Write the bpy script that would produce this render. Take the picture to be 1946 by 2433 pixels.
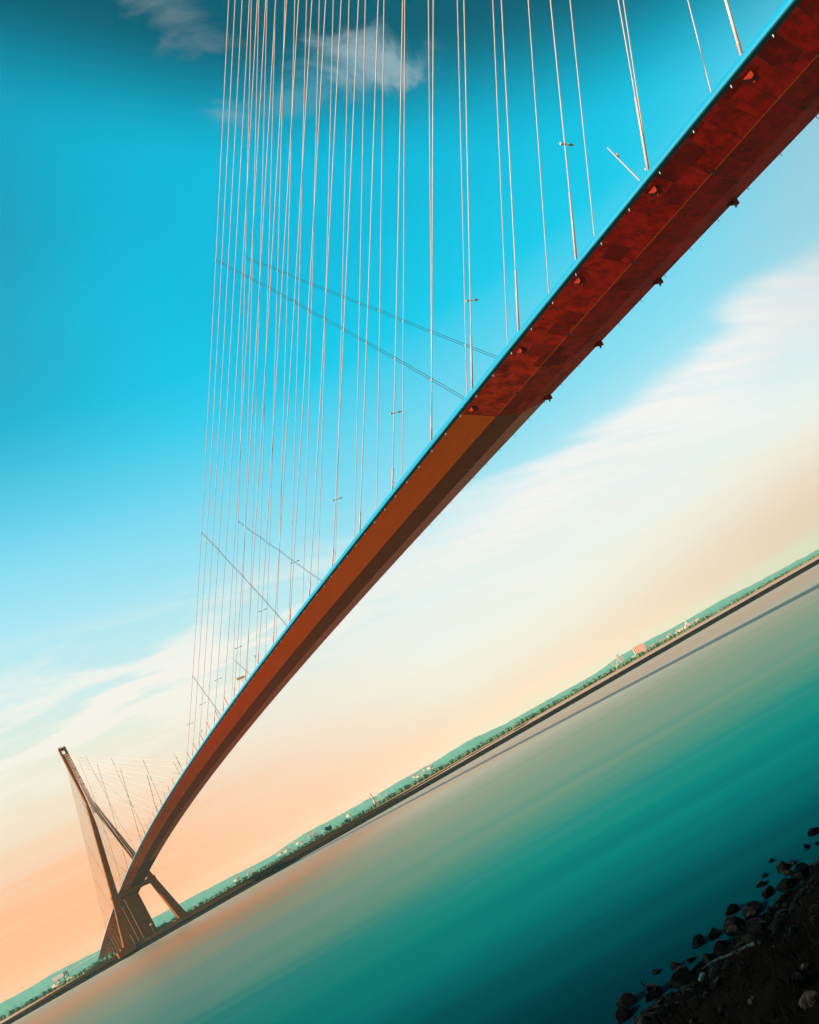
import bpy, math, random
from mathutils import Vector, Matrix, noise
from math import radians as rad, sin, cos, pi, tan, exp, sqrt
random.seed(11)
for o in list(bpy.data.objects): bpy.data.objects.remove(o, do_unlink=True)
S = bpy.context.scene
COL = S.collection

# ------------------------------------------------------------------ camera
W_PX, H_PX = 1946.0, 2433.0
F_PX, YAW, PIT, ROL = 1703.24, 0.74131, 0.05706, -0.51758
CAM = Vector((-98.99, 20.69, 3.085))
cd = bpy.data.cameras.new('camera'); co = bpy.data.objects.new('camera', cd); COL.objects.link(co)
fw = Vector((sin(YAW)*cos(PIT), cos(YAW)*cos(PIT), sin(PIT)))
r0 = Vector((cos(YAW), -sin(YAW), 0)); u0 = r0.cross(fw)
rt = r0*cos(ROL)+u0*sin(ROL); up = r0*(-sin(ROL))+u0*cos(ROL)
m = Matrix((rt, up, -fw)).transposed().to_4x4(); m.translation = CAM
co.matrix_world = m
cd.sensor_fit = 'HORIZONTAL'; cd.sensor_width = 36; cd.lens = F_PX/W_PX*36
cd.shift_x = -417.28/W_PX; cd.shift_y = 302.74/W_PX
cd.clip_start = 0.3; cd.clip_end = 60000
S.camera = co

# ------------------------------------------------------------------ light
SUN_E, SUN_A = rad(32), rad(20)     # the sun stands low on the left, a little beyond the bridge's side
to_sun = Vector((-cos(SUN_E)*cos(SUN_A), cos(SUN_E)*sin(SUN_A), sin(SUN_E)))
sl = bpy.data.lights.new('sun', 'SUN'); so = bpy.data.objects.new('sun', sl); COL.objects.link(so)
sl.energy = 5.0; sl.angle = rad(0.5); sl.color = (1, .78, .52)
so.rotation_euler = to_sun.to_track_quat('Z', 'Y').to_euler(); so.location = (-300, 200, 300)
vs = S.view_settings; vs.view_transform = 'Standard'; vs.look = 'None'; vs.exposure = 1.15; vs.gamma = 1
S.render.engine = 'CYCLES'
try:
    S.cycles.max_bounces = 6; S.cycles.volume_bounces = 1; S.cycles.caustics_reflective = True
except Exception: pass

def lin(c):
    return tuple(((x/255)/12.92 if x/255 <= .04045 else ((x/255+.055)/1.055)**2.4) for x in c)
def N(nt, t, **k):
    n = nt.nodes.new(t)
    for a, b in k.items(): setattr(n, a, b)
    return n
def ramp(nt, stops, interp='LINEAR'):
    n = N(nt, 'ShaderNodeValToRGB'); cr = n.color_ramp; cr.interpolation = interp
    while len(cr.elements) > 1: cr.elements.remove(cr.elements[-1])
    cr.elements[0].position = stops[0][0]; cr.elements[0].color = (*stops[0][1], 1)
    for p_, c_ in stops[1:]:
        e = cr.elements.new(p_); e.color = (*c_, 1)
    return n
def math_(nt, op, a=None, b=None, clamp=False):
    n = N(nt, 'ShaderNodeMath', operation=op, use_clamp=clamp)
    for i, v in enumerate((a, b)):
        if v is None: continue
        if isinstance(v, (int, float)): n.inputs[i].default_value = v
        else: nt.links.new(v, n.inputs[i])
    return n.outputs[0]
def mixc(nt, fac, a, b, blend='MIX'):
    n = N(nt, 'ShaderNodeMix', data_type='RGBA', blend_type=blend)
    for idx, v in ((0, fac), (6, a), (7, b)):
        if isinstance(v, (int, float)): n.inputs[idx].default_value = v
        elif isinstance(v, tuple): n.inputs[idx].default_value = (*v[:3], 1)
        else: nt.links.new(v, n.inputs[idx])
    return n.outputs[2]

# ------------------------------------------------------------------ sky (world)
w = bpy.data.worlds.new('World'); S.world = w; w.use_nodes = True
nt = w.node_tree; nt.nodes.clear()
tc = N(nt, 'ShaderNodeTexCoord'); sep = N(nt, 'ShaderNodeSeparateXYZ'); nt.links.new(tc.outputs['Generated'], sep.inputs[0])
X, Y, Z = sep.outputs
el = math_(nt, 'MULTIPLY', math_(nt, 'ARCSINE', Z), 2/pi)          # 0 horizon .. 1 zenith
elc = math_(nt, 'MAXIMUM', el, 0.0)
az = math_(nt, 'ARCTAN2', X, Y)                                     # 0 = along the bridge
def sr(st): return [(e/90.0, lin(c)) for e, c in st]
LEFT = ramp(nt, sr([(0, (318, 168, 98)), (1.6, (304, 172, 108)), (3, (276, 180, 124)), (6, (260, 191, 144)), (9, (250, 222, 192)), (12.5, (240, 238, 218)), (16, (212, 238, 236)), (21, (176, 232, 245)), (27, (112, 215, 243)), (33, (10, 204, 240)), (38, (0, 196, 232)), (42, (0, 160, 193)), (46, (0, 142, 172)), (56, (0, 130, 160)), (90, (8, 90, 110))]), 'LINEAR')
RIGHT = ramp(nt, sr([(0, (292, 222, 186)), (1.6, (280, 223, 190)), (3, (258, 227, 200)), (5, (249, 239, 221)), (8, (244, 246, 236)), (12, (226, 241, 240)), (16, (188, 233, 242)), (20, (142, 222, 242)), (25, (104, 213, 240)), (30, (10, 203, 236)), (36, (0, 188, 224)), (50, (0, 182, 218)), (90, (8, 100, 120))]), 'LINEAR')
nt.links.new(elc, LEFT.inputs[0]); nt.links.new(elc, RIGHT.inputs[0])
azf = N(nt, 'ShaderNodeMapRange'); nt.links.new(az, azf.inputs[0]); azf.inputs[1].default_value = rad(6); azf.inputs[2].default_value = rad(32)
base = mixc(nt, azf.outputs[0], LEFT.outputs[0], RIGHT.outputs[0])
# high cloud streaks: the direction is projected on a flat cloud layer and the noise is stretched along the wind
zz = math_(nt, 'MAXIMUM', Z, 0.03)
px = math_(nt, 'DIVIDE', X, zz); py = math_(nt, 'DIVIDE', Y, zz)
cmb = N(nt, 'ShaderNodeCombineXYZ'); nt.links.new(px, cmb.inputs[0]); nt.links.new(py, cmb.inputs[1])
def clouds(rot, sx, sy, scale, lo, hi, off=(0, 0, 0), detail=5, rough=.55, dist=.4):
    mp = N(nt, 'ShaderNodeMapping'); mp.inputs['Rotation'].default_value = (0, 0, rad(rot)); mp.inputs['Scale'].default_value = (sx, sy, 1); mp.inputs['Location'].default_value = off
    nt.links.new(cmb.outputs[0], mp.inputs[0])
    nz = N(nt, 'ShaderNodeTexNoise'); nz.inputs['Scale'].default_value = scale; nz.inputs['Detail'].default_value = detail; nz.inputs['Roughness'].default_value = rough; nz.inputs['Distortion'].default_value = dist
    nt.links.new(mp.outputs[0], nz.inputs[0])
    mr = N(nt, 'ShaderNodeMapRange', interpolation_type='SMOOTHSTEP'); nt.links.new(nz.outputs[0], mr.inputs[0]); mr.inputs[1].default_value = lo; mr.inputs[2].default_value = hi
    return mr.outputs[0]
def band(c, wd, v=None):      # soft window around a value
    d = math_(nt, 'ABSOLUTE', math_(nt, 'SUBTRACT', v if v is not None else el, c))
    return N_map(d, wd)
def N_map(d, wd):
    mr = N(nt, 'ShaderNodeMapRange', interpolation_type='SMOOTHSTEP'); nt.links.new(d, mr.inputs[0]); mr.inputs[1].default_value = 0; mr.inputs[2].default_value = wd; mr.inputs[3].default_value = 1; mr.inputs[4].default_value = 0
    return mr.outputs[0]
azd = math_(nt, 'MULTIPLY', az, 180/pi)
eld = math_(nt, 'MULTIPLY', el, 90)
def ss(v, a, b):
    mr = N(nt, 'ShaderNodeMapRange', interpolation_type='SMOOTHSTEP'); nt.links.new(v, mr.inputs[0]); mr.inputs[1].default_value = a; mr.inputs[2].default_value = b
    return mr.outputs[0]
# broad bright cirrus band across the right half: a crisp upper edge, a frayed lower one, combed along the wind
w1 = clouds(38, .30, 1.3, 1.2, .2, .8, (2.3, .4, 0), 3, .5, .3)
w2 = clouds(38, .22, 2.4, 3.0, .30, .66, (7.3, 2.4, 0), 5, .6, .2)
e1 = math_(nt, 'ADD', eld, math_(nt, 'MULTIPLY', math_(nt, 'SUBTRACT', w1, .5), 4.0))
e1 = math_(nt, 'SUBTRACT', e1, math_(nt, 'MULTIPLY', math_(nt, 'SUBTRACT', azd, 55), .035))
c1 = math_(nt, 'MULTIPLY', ss(e1, 18.9, 16.2), ss(e1, 8.5, 14.2))
c1 = math_(nt, 'MULTIPLY', math_(nt, 'MULTIPLY', c1, ss(azd, 20, 44)), math_(nt, 'ADD', .58, math_(nt, 'MULTIPLY', w2, .42)))
sky = mixc(nt, math_(nt, 'MULTIPLY', c1, .95), base, lin((250, 246, 243)))
# wisps low on the left
lmask = math_(nt, 'MULTIPLY', N_map(math_(nt, 'ABSOLUTE', math_(nt, 'SUBTRACT', eld, 15)), 6.5), 1.0)
c2 = clouds(14, .75, 1.0, 2.0, .42, .56, (5.1, 1.7, 0), 6, .58, .5)
az_l = N(nt, 'ShaderNodeMapRange', interpolation_type='SMOOTHSTEP'); nt.links.new(azd, az_l.inputs[0]); az_l.inputs[1].default_value = 48; az_l.inputs[2].default_value = 14
c2 = math_(nt, 'MULTIPLY', math_(nt, 'MULTIPLY', c2, lmask), az_l.outputs[0])
sky = mixc(nt, math_(nt, 'MULTIPLY', c2, .85), sky, lin((253, 246, 236)))
# faint cream veil all along the lower sky
c3 = clouds(30, .25, 1.2, 1.1, .35, .7, (8.1, 3.3, 0), 4)
sky = mixc(nt, math_(nt, 'MULTIPLY', math_(nt, 'MULTIPLY', c3, N_map(math_(nt, 'ABSOLUTE', math_(nt, 'SUBTRACT', eld, 9)), 9)), .30), sky, lin((246, 234, 212)))
# duller, greyer teal high on the left
sky = mixc(nt, math_(nt, 'MULTIPLY', math_(nt, 'MULTIPLY', ss(azd, 27, 8), ss(eld, 24, 38)), .6), sky, lin((44, 128, 150)))
# three small grey puffs high up
def puff(azc, elc_, wa, we, k, col):
    global sky
    da = math_(nt, 'DIVIDE', math_(nt, 'SUBTRACT', azd, azc), wa); de = math_(nt, 'DIVIDE', math_(nt, 'SUBTRACT', eld, elc_), we)
    sh = math_(nt, 'ADD', de, math_(nt, 'MULTIPLY', da, .45))
    dd = math_(nt, 'SQRT', math_(nt, 'ADD', math_(nt, 'POWER', math_(nt, 'ABSOLUTE', da), 2.0), math_(nt, 'POWER', math_(nt, 'ABSOLUTE', sh), 2.0)))
    nz = clouds(-30, 1.0, 2.0, 5.0, .25, .75, (azc, elc_, 0), 6, .62, .8)
    q = math_(nt, 'MULTIPLY', N_map(math_(nt, 'ADD', dd, math_(nt, 'MULTIPLY', math_(nt, 'SUBTRACT', .5, nz), 1.5)), 1.25), k)
    sky = mixc(nt, q, sky, lin(col))
# the sky deepens towards the zenith, more steeply on the right
f_top = math_(nt, 'ADD', eld, math_(nt, 'MULTIPLY', math_(nt, 'SUBTRACT', azd, 40), .33))
tm = N(nt, 'ShaderNodeMapRange', interpolation_type='SMOOTHSTEP'); nt.links.new(f_top, tm.inputs[0]); tm.inputs[1].default_value = 40.5; tm.inputs[2].default_value = 48.8
sky = mixc(nt, tm.outputs[0], sky, mixc(nt, .10, lin((0, 74, 92)), sky))
puff(50.6, 43.0, 4.2, 1.9, 1.0, (140, 172, 184))
puff(47.3, 43.7, 3.4, 1.4, .5, (88, 150, 172))
puff(38.0, 44.7, 3.2, 1.0, .75, (110, 168, 186))
puff(43.6, 43.9, 3.4, .9, .5, (92, 162, 184))
puff(38.2, 49.6, 3.4, 1.7, .8, (112, 134, 144))
# dusky pink low on the far right
pk = N(nt, 'ShaderNodeMapRange', interpolation_type='SMOOTHSTEP'); nt.links.new(azd, pk.inputs[0]); pk.inputs[1].default_value = 38; pk.inputs[2].default_value = 66
sky = mixc(nt, math_(nt, 'MULTIPLY', pk.outputs[0], N_map(eld, 11)), sky, lin((234, 196, 168)))
# grey-lilac veil far right
vr = N(nt, 'ShaderNodeMapRange', interpolation_type='SMOOTHSTEP'); nt.links.new(azd, vr.inputs[0]); vr.inputs[1].default_value = 60; vr.inputs[2].default_value = 82
sky = mixc(nt, math_(nt, 'MULTIPLY', vr.outputs[0], math_(nt, 'MULTIPLY', N_map(math_(nt, 'ABSOLUTE', math_(nt, 'SUBTRACT', eld, 21)), 14), .8)), sky, lin((168, 196, 208)))
bg = N(nt, 'ShaderNodeBackground'); nt.links.new(sky, bg.inputs[0]); bg.inputs[1].default_value = 0.45
wo = N(nt, 'ShaderNodeOutputWorld'); nt.links.new(bg.outputs[0], wo.inputs[0])

# ------------------------------------------------------------------ helpers
class MB:
    def __init__(s): s.v = []; s.f = []
    def add(s, vs_, fs):
        b = len(s.v); s.v += [tuple(x) for x in vs_]; s.f += [tuple(b+i for i in f) for f in fs]; return s
    def box(s, x0, x1, y0, y1, z0, z1):
        return s.add([(x0, y0, z0), (x1, y0, z0), (x1, y1, z0), (x0, y1, z0), (x0, y0, z1), (x1, y0, z1), (x1, y1, z1), (x0, y1, z1)],
                     [(0, 3, 2, 1), (4, 5, 6, 7), (0, 1, 5, 4), (1, 2, 6, 5), (2, 3, 7, 6), (3, 0, 4, 7)])
    def frus(s, c0, w0, d0, c1, w1, d1):   # frustum between two horizontal rectangles
        a = [(c0[0]+i*w0/2, c0[1]+j*d0/2, c0[2]) for i, j in ((-1, -1), (1, -1), (1, 1), (-1, 1))]
        b = [(c1[0]+i*w1/2, c1[1]+j*d1/2, c1[2]) for i, j in ((-1, -1), (1, -1), (1, 1), (-1, 1))]
        return s.add(a+b, [(0, 3, 2, 1), (4, 5, 6, 7), (0, 1, 5, 4), (1, 2, 6, 5), (2, 3, 7, 6), (3, 0, 4, 7)])
    def tube(s, pts, r, n=8, r1=None, cap=True):
        pts = [Vector(p) for p in pts]; rings = []; m_ = len(pts)
        for i, p in enumerate(pts):
            t = (pts[min(i+1, m_-1)]-pts[max(i-1, 0)]).normalized()
            a = t.cross(Vector((0, 0, 1)));
            if a.length < 1e-3: a = t.cross(Vector((1, 0, 0)))
            a.normalize(); b = t.cross(a)
            rr = r if r1 is None else r+(r1-r)*i/(m_-1)
            rings.append([p+a*rr*cos(2*pi*k/n)+b*rr*sin(2*pi*k/n) for k in range(n)])
        vs_ = [q for rg in rings for q in rg]; fs = []
        for i in range(m_-1):
            for k in range(n): fs.append((i*n+k, i*n+(k+1) % n, (i+1)*n+(k+1) % n, (i+1)*n+k))
        if cap: fs.append(tuple(range(n-1, -1, -1))); fs.append(tuple((m_-1)*n+k for k in range(n)))
        return s.add(vs_, fs)
    def sweep(s, sec, ys, zf, closed=True, cap=True):   # section (x, dz) swept along the bridge
        n = len(sec); vs_ = []; fs = []
        for y in ys:
            z = zf(y); vs_ += [(x, y, z+dz) for x, dz in sec]
        for i in range(len(ys)-1):
            for k in range(n if closed else n-1): fs.append((i*n+k, i*n+(k+1) % n, (i+1)*n+(k+1) % n, (i+1)*n+k))
        if cap: fs.append(tuple(range(n))); fs.append(tuple((len(ys)-1)*n+k for k in range(n-1, -1, -1)))
        return s.add(vs_, fs)
    def ball(s, c, r, n=8, sq=(1, 1, 1)):
        vs_ = []; fs = []; h = n//2
        for i in range(h+1):
            th = pi*i/h
            for k in range(n): vs_.append((c[0]+r*sq[0]*sin(th)*cos(2*pi*k/n), c[1]+r*sq[1]*sin(th)*sin(2*pi*k/n), c[2]+r*sq[2]*cos(th)))
        for i in range(h):
            for k in range(n): fs.append((i*n+k, (i+1)*n+k, (i+1)*n+(k+1) % n, i*n+(k+1) % n))
        return s.add(vs_, fs)
    def build(s, name, mat, parent=None, smooth=False):
        me = bpy.data.meshes.new(name); me.from_pydata(s.v, [], s.f); me.validate(); me.materials.append(mat)
        if smooth:
            for p in me.polygons: p.use_smooth = True
        o = bpy.data.objects.new(name, me); COL.objects.link(o)
        if parent is not None: o.parent = parent
        return o
def tag(o, label=None, cat=None, group=None, kind=None):
    if label: o['label'] = label
    if cat: o['category'] = cat
    if group: o['group'] = group
    if kind: o['kind'] = kind
    return o
def thing(name, label, cat, group=None):
    o = bpy.data.objects.new(name, None); COL.objects.link(o); return tag(o, label, cat, group)
ORD = 'first second third fourth fifth sixth seventh eighth ninth tenth eleventh twelfth thirteenth fourteenth fifteenth sixteenth seventeenth eighteenth nineteenth twentieth twenty-first twenty-second twenty-third'.split()

# ------------------------------------------------------------------ materials
def mat(name, col, rough=.7, metal=0, var=None, vscale=1.0, vstretch=(1, 1, 1), vamt=.35, bump=0, bscale=4, spec=.4, coat=0):
    m_ = bpy.data.materials.new(name); m_.use_nodes = True; t = m_.node_tree; b = t.nodes['Principled BSDF']
    b.inputs['Roughness'].default_value = rough; b.inputs['Metallic'].default_value = metal
    b.inputs['Specular IOR Level'].default_value = spec
    b.inputs['Base Color'].default_value = (*col, 1)
    tcn = N(t, 'ShaderNodeTexCoord')
    if var:
        mp = N(t, 'ShaderNodeMapping'); mp.inputs['Scale'].default_value = vstretch; t.links.new(tcn.outputs['Object'], mp.inputs[0])
        nz = N(t, 'ShaderNodeTexNoise'); nz.inputs['Scale'].default_value = vscale; nz.inputs['Detail'].default_value = 6; t.links.new(mp.outputs[0], nz.inputs[0])
        mr = N(t, 'ShaderNodeMapRange'); t.links.new(nz.outputs[0], mr.inputs[0]); mr.inputs[1].default_value = .5-vamt; mr.inputs[2].default_value = .5+vamt
        t.links.new(mixc(t, mr.outputs[0], tuple(col), tuple(var)), b.inputs['Base Color'])
    if bump:
        nb = N(t, 'ShaderNodeTexNoise'); nb.inputs['Scale'].default_value = bscale; nb.inputs['Detail'].default_value = 6; t.links.new(tcn.outputs['Object'], nb.inputs[0])
        bp = N(t, 'ShaderNodeBump'); bp.inputs['Strength'].default_value = bump; t.links.new(nb.outputs[0], bp.inputs['Height']); t.links.new(bp.outputs[0], b.inputs['Normal'])
    return m_
M = {}
M['cable'] = mat('cable_sheath', (.66, .50, .47), .45, var=(.50, .35, .32), vscale=.6, vamt=.2)
M['cable_far'] = mat('cable_sheath_far', (.62, .40, .26), .4)
M['rope'] = mat('rope_steel', (.012, .022, .028), .6, spec=.1)
M['blue'] = mat('fairing_blue_paint', (.0, .23, .45), .55, spec=.1, var=(.0, .20, .39), vscale=.35, vstretch=(1, .15, 1), vamt=.2)
M['lip_shade'] = mat('fairing_lip_shade', (.0, .035, .045), .6, spec=.05)  # dark teal stands in for the shade under the fairing
M['peg'] = mat('spout_pale', (.40, .58, .60), .4)
M['tower'] = mat('pylon_concrete', (.30, .082, .015), .85, spec=.04, var=(.19, .048, .010), vscale=.25, vstretch=(1, 1, .6), vamt=.25, bump=.1, bscale=1)
M['tower_steel'] = mat('anchor_steel', (.60, .19, .035), .6, spec=.15)
M['strip'] = mat('edge_strip_orange', (1.0, .15, .035), .6, spec=.1)
M['block'] = mat('anchor_block_red', (.22, .015, .007), .75, spec=.05, var=(.16, .010, .005), vscale=2)
M['damper'] = mat('damper_orange', (.55, .14, .03), .5)
M['lamp'] = mat('lamp_grey', (.5, .38, .34), .4)
M['sign'] = mat('sign_panel', (.95, .74, .38), .5)
M['dark'] = mat('dark_steel', (.03, .028, .026), .5)
M['asphalt'] = mat('asphalt', (.05, .05, .05), .9)
M['rail'] = mat('rail_steel', (.4, .42, .42), .4, .6)

def pour_lines(m_, step, dark):
    t = m_.node_tree; b = t.nodes['Principled BSDF']; src = b.inputs['Base Color'].links[0].from_socket
    tcn = N(t, 'ShaderNodeTexCoord'); sp = N(t, 'ShaderNodeSeparateXYZ'); t.links.new(tcn.outputs['Object'], sp.inputs[0])
    q = math_(t, 'DIVIDE', sp.outputs[2], step); cb = N(t, 'ShaderNodeCombineXYZ'); t.links.new(math_(t, 'FLOOR', q), cb.inputs[0])
    wn = N(t, 'ShaderNodeTexWhiteNoise'); t.links.new(cb.outputs[0], wn.inputs[0])
    ln = math_(t, 'LESS_THAN', math_(t, 'FRACT', q), .10)
    mp_ = N(t, 'ShaderNodeMapping'); mp_.inputs['Scale'].default_value = (1.2, 1.2, .08); t.links.new(tcn.outputs['Object'], mp_.inputs[0])
    st = N(t, 'ShaderNodeTexNoise'); st.inputs['Scale'].default_value = .7; st.inputs['Detail'].default_value = 5; t.links.new(mp_.outputs[0], st.inputs[0])
    f = math_(t, 'ADD', math_(t, 'MULTIPLY', wn.outputs[0], .30), math_(t, 'MULTIPLY', ln, .35)); f = math_(t, 'ADD', f, math_(t, 'MULTIPLY', st.outputs[0], .35), True)
    t.links.new(mixc(t, f, src, dark), b.inputs['Base Color'])
pour_lines(M['tower'], 4.2, (.12, .032, .008))
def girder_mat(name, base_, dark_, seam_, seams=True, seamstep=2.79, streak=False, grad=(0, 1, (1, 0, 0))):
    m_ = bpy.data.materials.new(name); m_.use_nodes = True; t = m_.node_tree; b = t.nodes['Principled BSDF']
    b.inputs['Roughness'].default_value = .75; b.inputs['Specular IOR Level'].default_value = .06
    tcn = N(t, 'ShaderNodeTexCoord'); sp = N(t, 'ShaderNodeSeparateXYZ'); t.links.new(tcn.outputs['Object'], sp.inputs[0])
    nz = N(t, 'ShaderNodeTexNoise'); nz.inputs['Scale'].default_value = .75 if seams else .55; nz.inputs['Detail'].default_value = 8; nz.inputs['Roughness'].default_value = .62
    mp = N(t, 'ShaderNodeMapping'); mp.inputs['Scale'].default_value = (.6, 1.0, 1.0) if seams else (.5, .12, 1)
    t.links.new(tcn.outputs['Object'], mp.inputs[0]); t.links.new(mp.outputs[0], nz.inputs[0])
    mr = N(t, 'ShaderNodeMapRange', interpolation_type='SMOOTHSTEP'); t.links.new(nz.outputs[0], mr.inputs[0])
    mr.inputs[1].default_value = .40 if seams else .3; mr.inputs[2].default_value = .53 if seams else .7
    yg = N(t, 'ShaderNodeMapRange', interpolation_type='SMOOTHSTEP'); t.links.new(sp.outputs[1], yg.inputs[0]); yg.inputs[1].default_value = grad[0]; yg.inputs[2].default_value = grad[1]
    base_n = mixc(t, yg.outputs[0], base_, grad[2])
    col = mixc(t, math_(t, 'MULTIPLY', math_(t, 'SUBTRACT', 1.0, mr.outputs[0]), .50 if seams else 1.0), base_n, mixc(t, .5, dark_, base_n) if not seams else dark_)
    if seams:
        # one tint per cast segment and joint lines between segments
        seg = math_(t, 'FLOOR', math_(t, 'DIVIDE', sp.outputs[1], seamstep))
        sx = math_(t, 'FLOOR', math_(t, 'DIVIDE', math_(t, 'ADD', sp.outputs[0], math_(t, 'MULTIPLY', seg, .35)), 3.7))
        cb = N(t, 'ShaderNodeCombineXYZ'); t.links.new(seg, cb.inputs[0]); t.links.new(sx, cb.inputs[1])
        wn = N(t, 'ShaderNodeTexWhiteNoise'); t.links.new(cb.outputs[0], wn.inputs[0])
        # dark rectangular patches where single panels have weathered, with rubbed borders, and brushed streaks across the deck
        mq = N(t, 'ShaderNodeMapping'); mq.inputs['Scale'].default_value = (.16, 1.5, 1.0); t.links.new(tcn.outputs['Object'], mq.inputs[0])
        bs = N(t, 'ShaderNodeTexNoise'); bs.inputs['Scale'].default_value = 1.0; bs.inputs['Detail'].default_value = 7; bs.inputs['Roughness'].default_value = .65; t.links.new(mq.outputs[0], bs.inputs[0])
        br = N(t, 'ShaderNodeMapRange', interpolation_type='SMOOTHSTEP'); t.links.new(bs.outputs[0], br.inputs[0]); br.inputs[1].default_value = .48; br.inputs[2].default_value = .66
        col = mixc(t, math_(t, 'MULTIPLY', br.outputs[0], .42), col, dark_)
        wr = N(t, 'ShaderNodeMapRange', interpolation_type='SMOOTHSTEP'); t.links.new(math_(t, 'ADD', wn.outputs[0], math_(t, 'MULTIPLY', math_(t, 'SUBTRACT', nz.outputs[0], .5), 1.6)), wr.inputs[0]); wr.inputs[1].default_value = .66; wr.inputs[2].default_value = .98
        col = mixc(t, math_(t, 'MULTIPLY', wr.outputs[0], .75), col, tuple(x*.6 for x in dark_))
        nw = N(t, 'ShaderNodeTexNoise'); nw.inputs['Scale'].default_value = .8; t.links.new(tcn.outputs['Object'], nw.inputs[0])
        yy = math_(t, 'ADD', sp.outputs[1], math_(t, 'MULTIPLY', nw.outputs[0], .12))
        fr = math_(t, 'FRACT', math_(t, 'DIVIDE', yy, seamstep))
        ln = math_(t, 'LESS_THAN', fr, .020)
        ln2 = math_(t, 'GREATER_THAN', fr, .965)
        sk = N(t, 'ShaderNodeTexNoise'); sk.inputs['Scale'].default_value = .45; t.links.new(tcn.outputs['Object'], sk.inputs[0])
        lit = N(t, 'ShaderNodeMapRange'); t.links.new(sk.outputs[0], lit.inputs[0]); lit.inputs[1].default_value = .4; lit.inputs[2].default_value = .62
        col = mixc(t, math_(t, 'MULTIPLY', ln, lit.outputs[0]), col, seam_)
        col = mixc(t, math_(t, 'MULTIPLY', ln2, .55), col, tuple(x*.25 for x in dark_))
        # rubbed blotches beside the fairing
        s2 = N(t, 'ShaderNodeTexNoise'); s2.inputs['Scale'].default_value = .28; s2.inputs['Detail'].default_value = 5; t.links.new(tcn.outputs['Object'], s2.inputs[0])
        st = N(t, 'ShaderNodeMapRange', interpolation_type='SMOOTHSTEP'); t.links.new(s2.outputs[0], st.inputs[0]); st.inputs[1].default_value = .56; st.inputs[2].default_value = .66
        col = mixc(t, math_(t, 'MULTIPLY', st.outputs[0], .35), col, tuple(x*.35 for x in dark_))
    if streak:
        # pale scratches and dirt lines left by drained water on the soffit
        mp2 = N(t, 'ShaderNodeMapping'); mp2.inputs['Rotation'].default_value = (0, 0, rad(12)); mp2.inputs['Scale'].default_value = (.5, 3.0, 1); t.links.new(tcn.outputs['Object'], mp2.inputs[0])
        s3 = N(t, 'ShaderNodeTexNoise'); s3.inputs['Scale'].default_value = .6; s3.inputs['Detail'].default_value = 4; t.links.new(mp2.outputs[0], s3.inputs[0])
        r3 = N(t, 'ShaderNodeMapRange'); t.links.new(s3.outputs[0], r3.inputs[0]); r3.inputs[1].default_value = .6; r3.inputs[2].default_value = .72
        col = mixc(t, math_(t, 'MULTIPLY', r3.outputs[0], .5), col, seam_)
    t.links.new(col, b.inputs['Base Color'])
    return m_
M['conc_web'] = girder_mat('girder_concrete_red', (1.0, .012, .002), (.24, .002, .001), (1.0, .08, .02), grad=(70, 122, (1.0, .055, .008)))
M['conc_sof'] = girder_mat('girder_concrete_soffit', (.52, .007, .003), (.13, .002, .001), (.80, .05, .015), grad=(70, 122, (.50, .025, .008)))  # darker copy of the web red, soffit shade put into the colour
M['steel_web'] = girder_mat('girder_steel_orange', (.98, .130, .008), (.78, .100, .006), (.9, .4, .2), seams=False, grad=(150, 540, (.36, .100, .014)))  # gradient paints the dimmer far stretch into the colour, same paint throughout
M['steel_sof'] = girder_mat('girder_steel_soffit', (.20, .045, .018), (.14, .03, .012), (.5, .18, .10), seams=False, streak=True, grad=(300, 700, (.13, .035, .015)))  # soffit shade painted as a darker brown, deepening along the deck
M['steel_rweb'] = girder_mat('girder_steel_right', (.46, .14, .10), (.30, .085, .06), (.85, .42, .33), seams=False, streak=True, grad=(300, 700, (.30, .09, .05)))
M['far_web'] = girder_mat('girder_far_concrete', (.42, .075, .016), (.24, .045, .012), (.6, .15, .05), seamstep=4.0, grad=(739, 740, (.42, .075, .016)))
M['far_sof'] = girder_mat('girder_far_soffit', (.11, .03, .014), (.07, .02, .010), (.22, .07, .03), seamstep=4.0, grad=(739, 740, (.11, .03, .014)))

# ------------------------------------------------------------------ bridge geometry
YT = 864.2
def zd(y):
    if y <= YT: return 66.18-(y-428)**2/14675.6
    d = y-YT
    return 53.2-.0594*d-2.0e-5*d*d
def yr(a, b, st):
    n = max(1, int(round((b-a)/st))); return [a+(b-a)*i/n for i in range(n+1)]
Y0, YA, YB, Y1 = -35, 116.0, 740.0, 1530
deck = thing('bridge_deck', 'long arched road deck of the cable-stayed bridge with blue edge and red-brown underside', 'bridge deck')
deck.location = (0, 0, 0)
XE, HE, XW, XW2, HB = 11.06, -1.46, 3.3, 3.9, -3.0
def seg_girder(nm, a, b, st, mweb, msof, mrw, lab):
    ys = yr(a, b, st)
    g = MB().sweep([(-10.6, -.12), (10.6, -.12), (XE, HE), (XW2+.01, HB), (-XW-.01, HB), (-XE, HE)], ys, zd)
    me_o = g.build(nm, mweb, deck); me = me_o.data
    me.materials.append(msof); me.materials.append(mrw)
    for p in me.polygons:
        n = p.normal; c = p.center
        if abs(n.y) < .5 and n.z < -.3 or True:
            if abs(c.x) < 3.5 and c.z < zd(c.y)-2.5: p.material_index = 1  # soffit faces take the darker copy that paints their shade
            elif c.x > 3.5 and c.z < zd(c.y)-1.3: p.material_index = 2  # right web toned apart from the left, its dimmer light painted in
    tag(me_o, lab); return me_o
seg_girder('concrete_girder', Y0, YA, 6, M['conc_web'], M['conc_sof'], M['conc_sof'], 'mottled deep red concrete girder underside nearest the camera')
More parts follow.
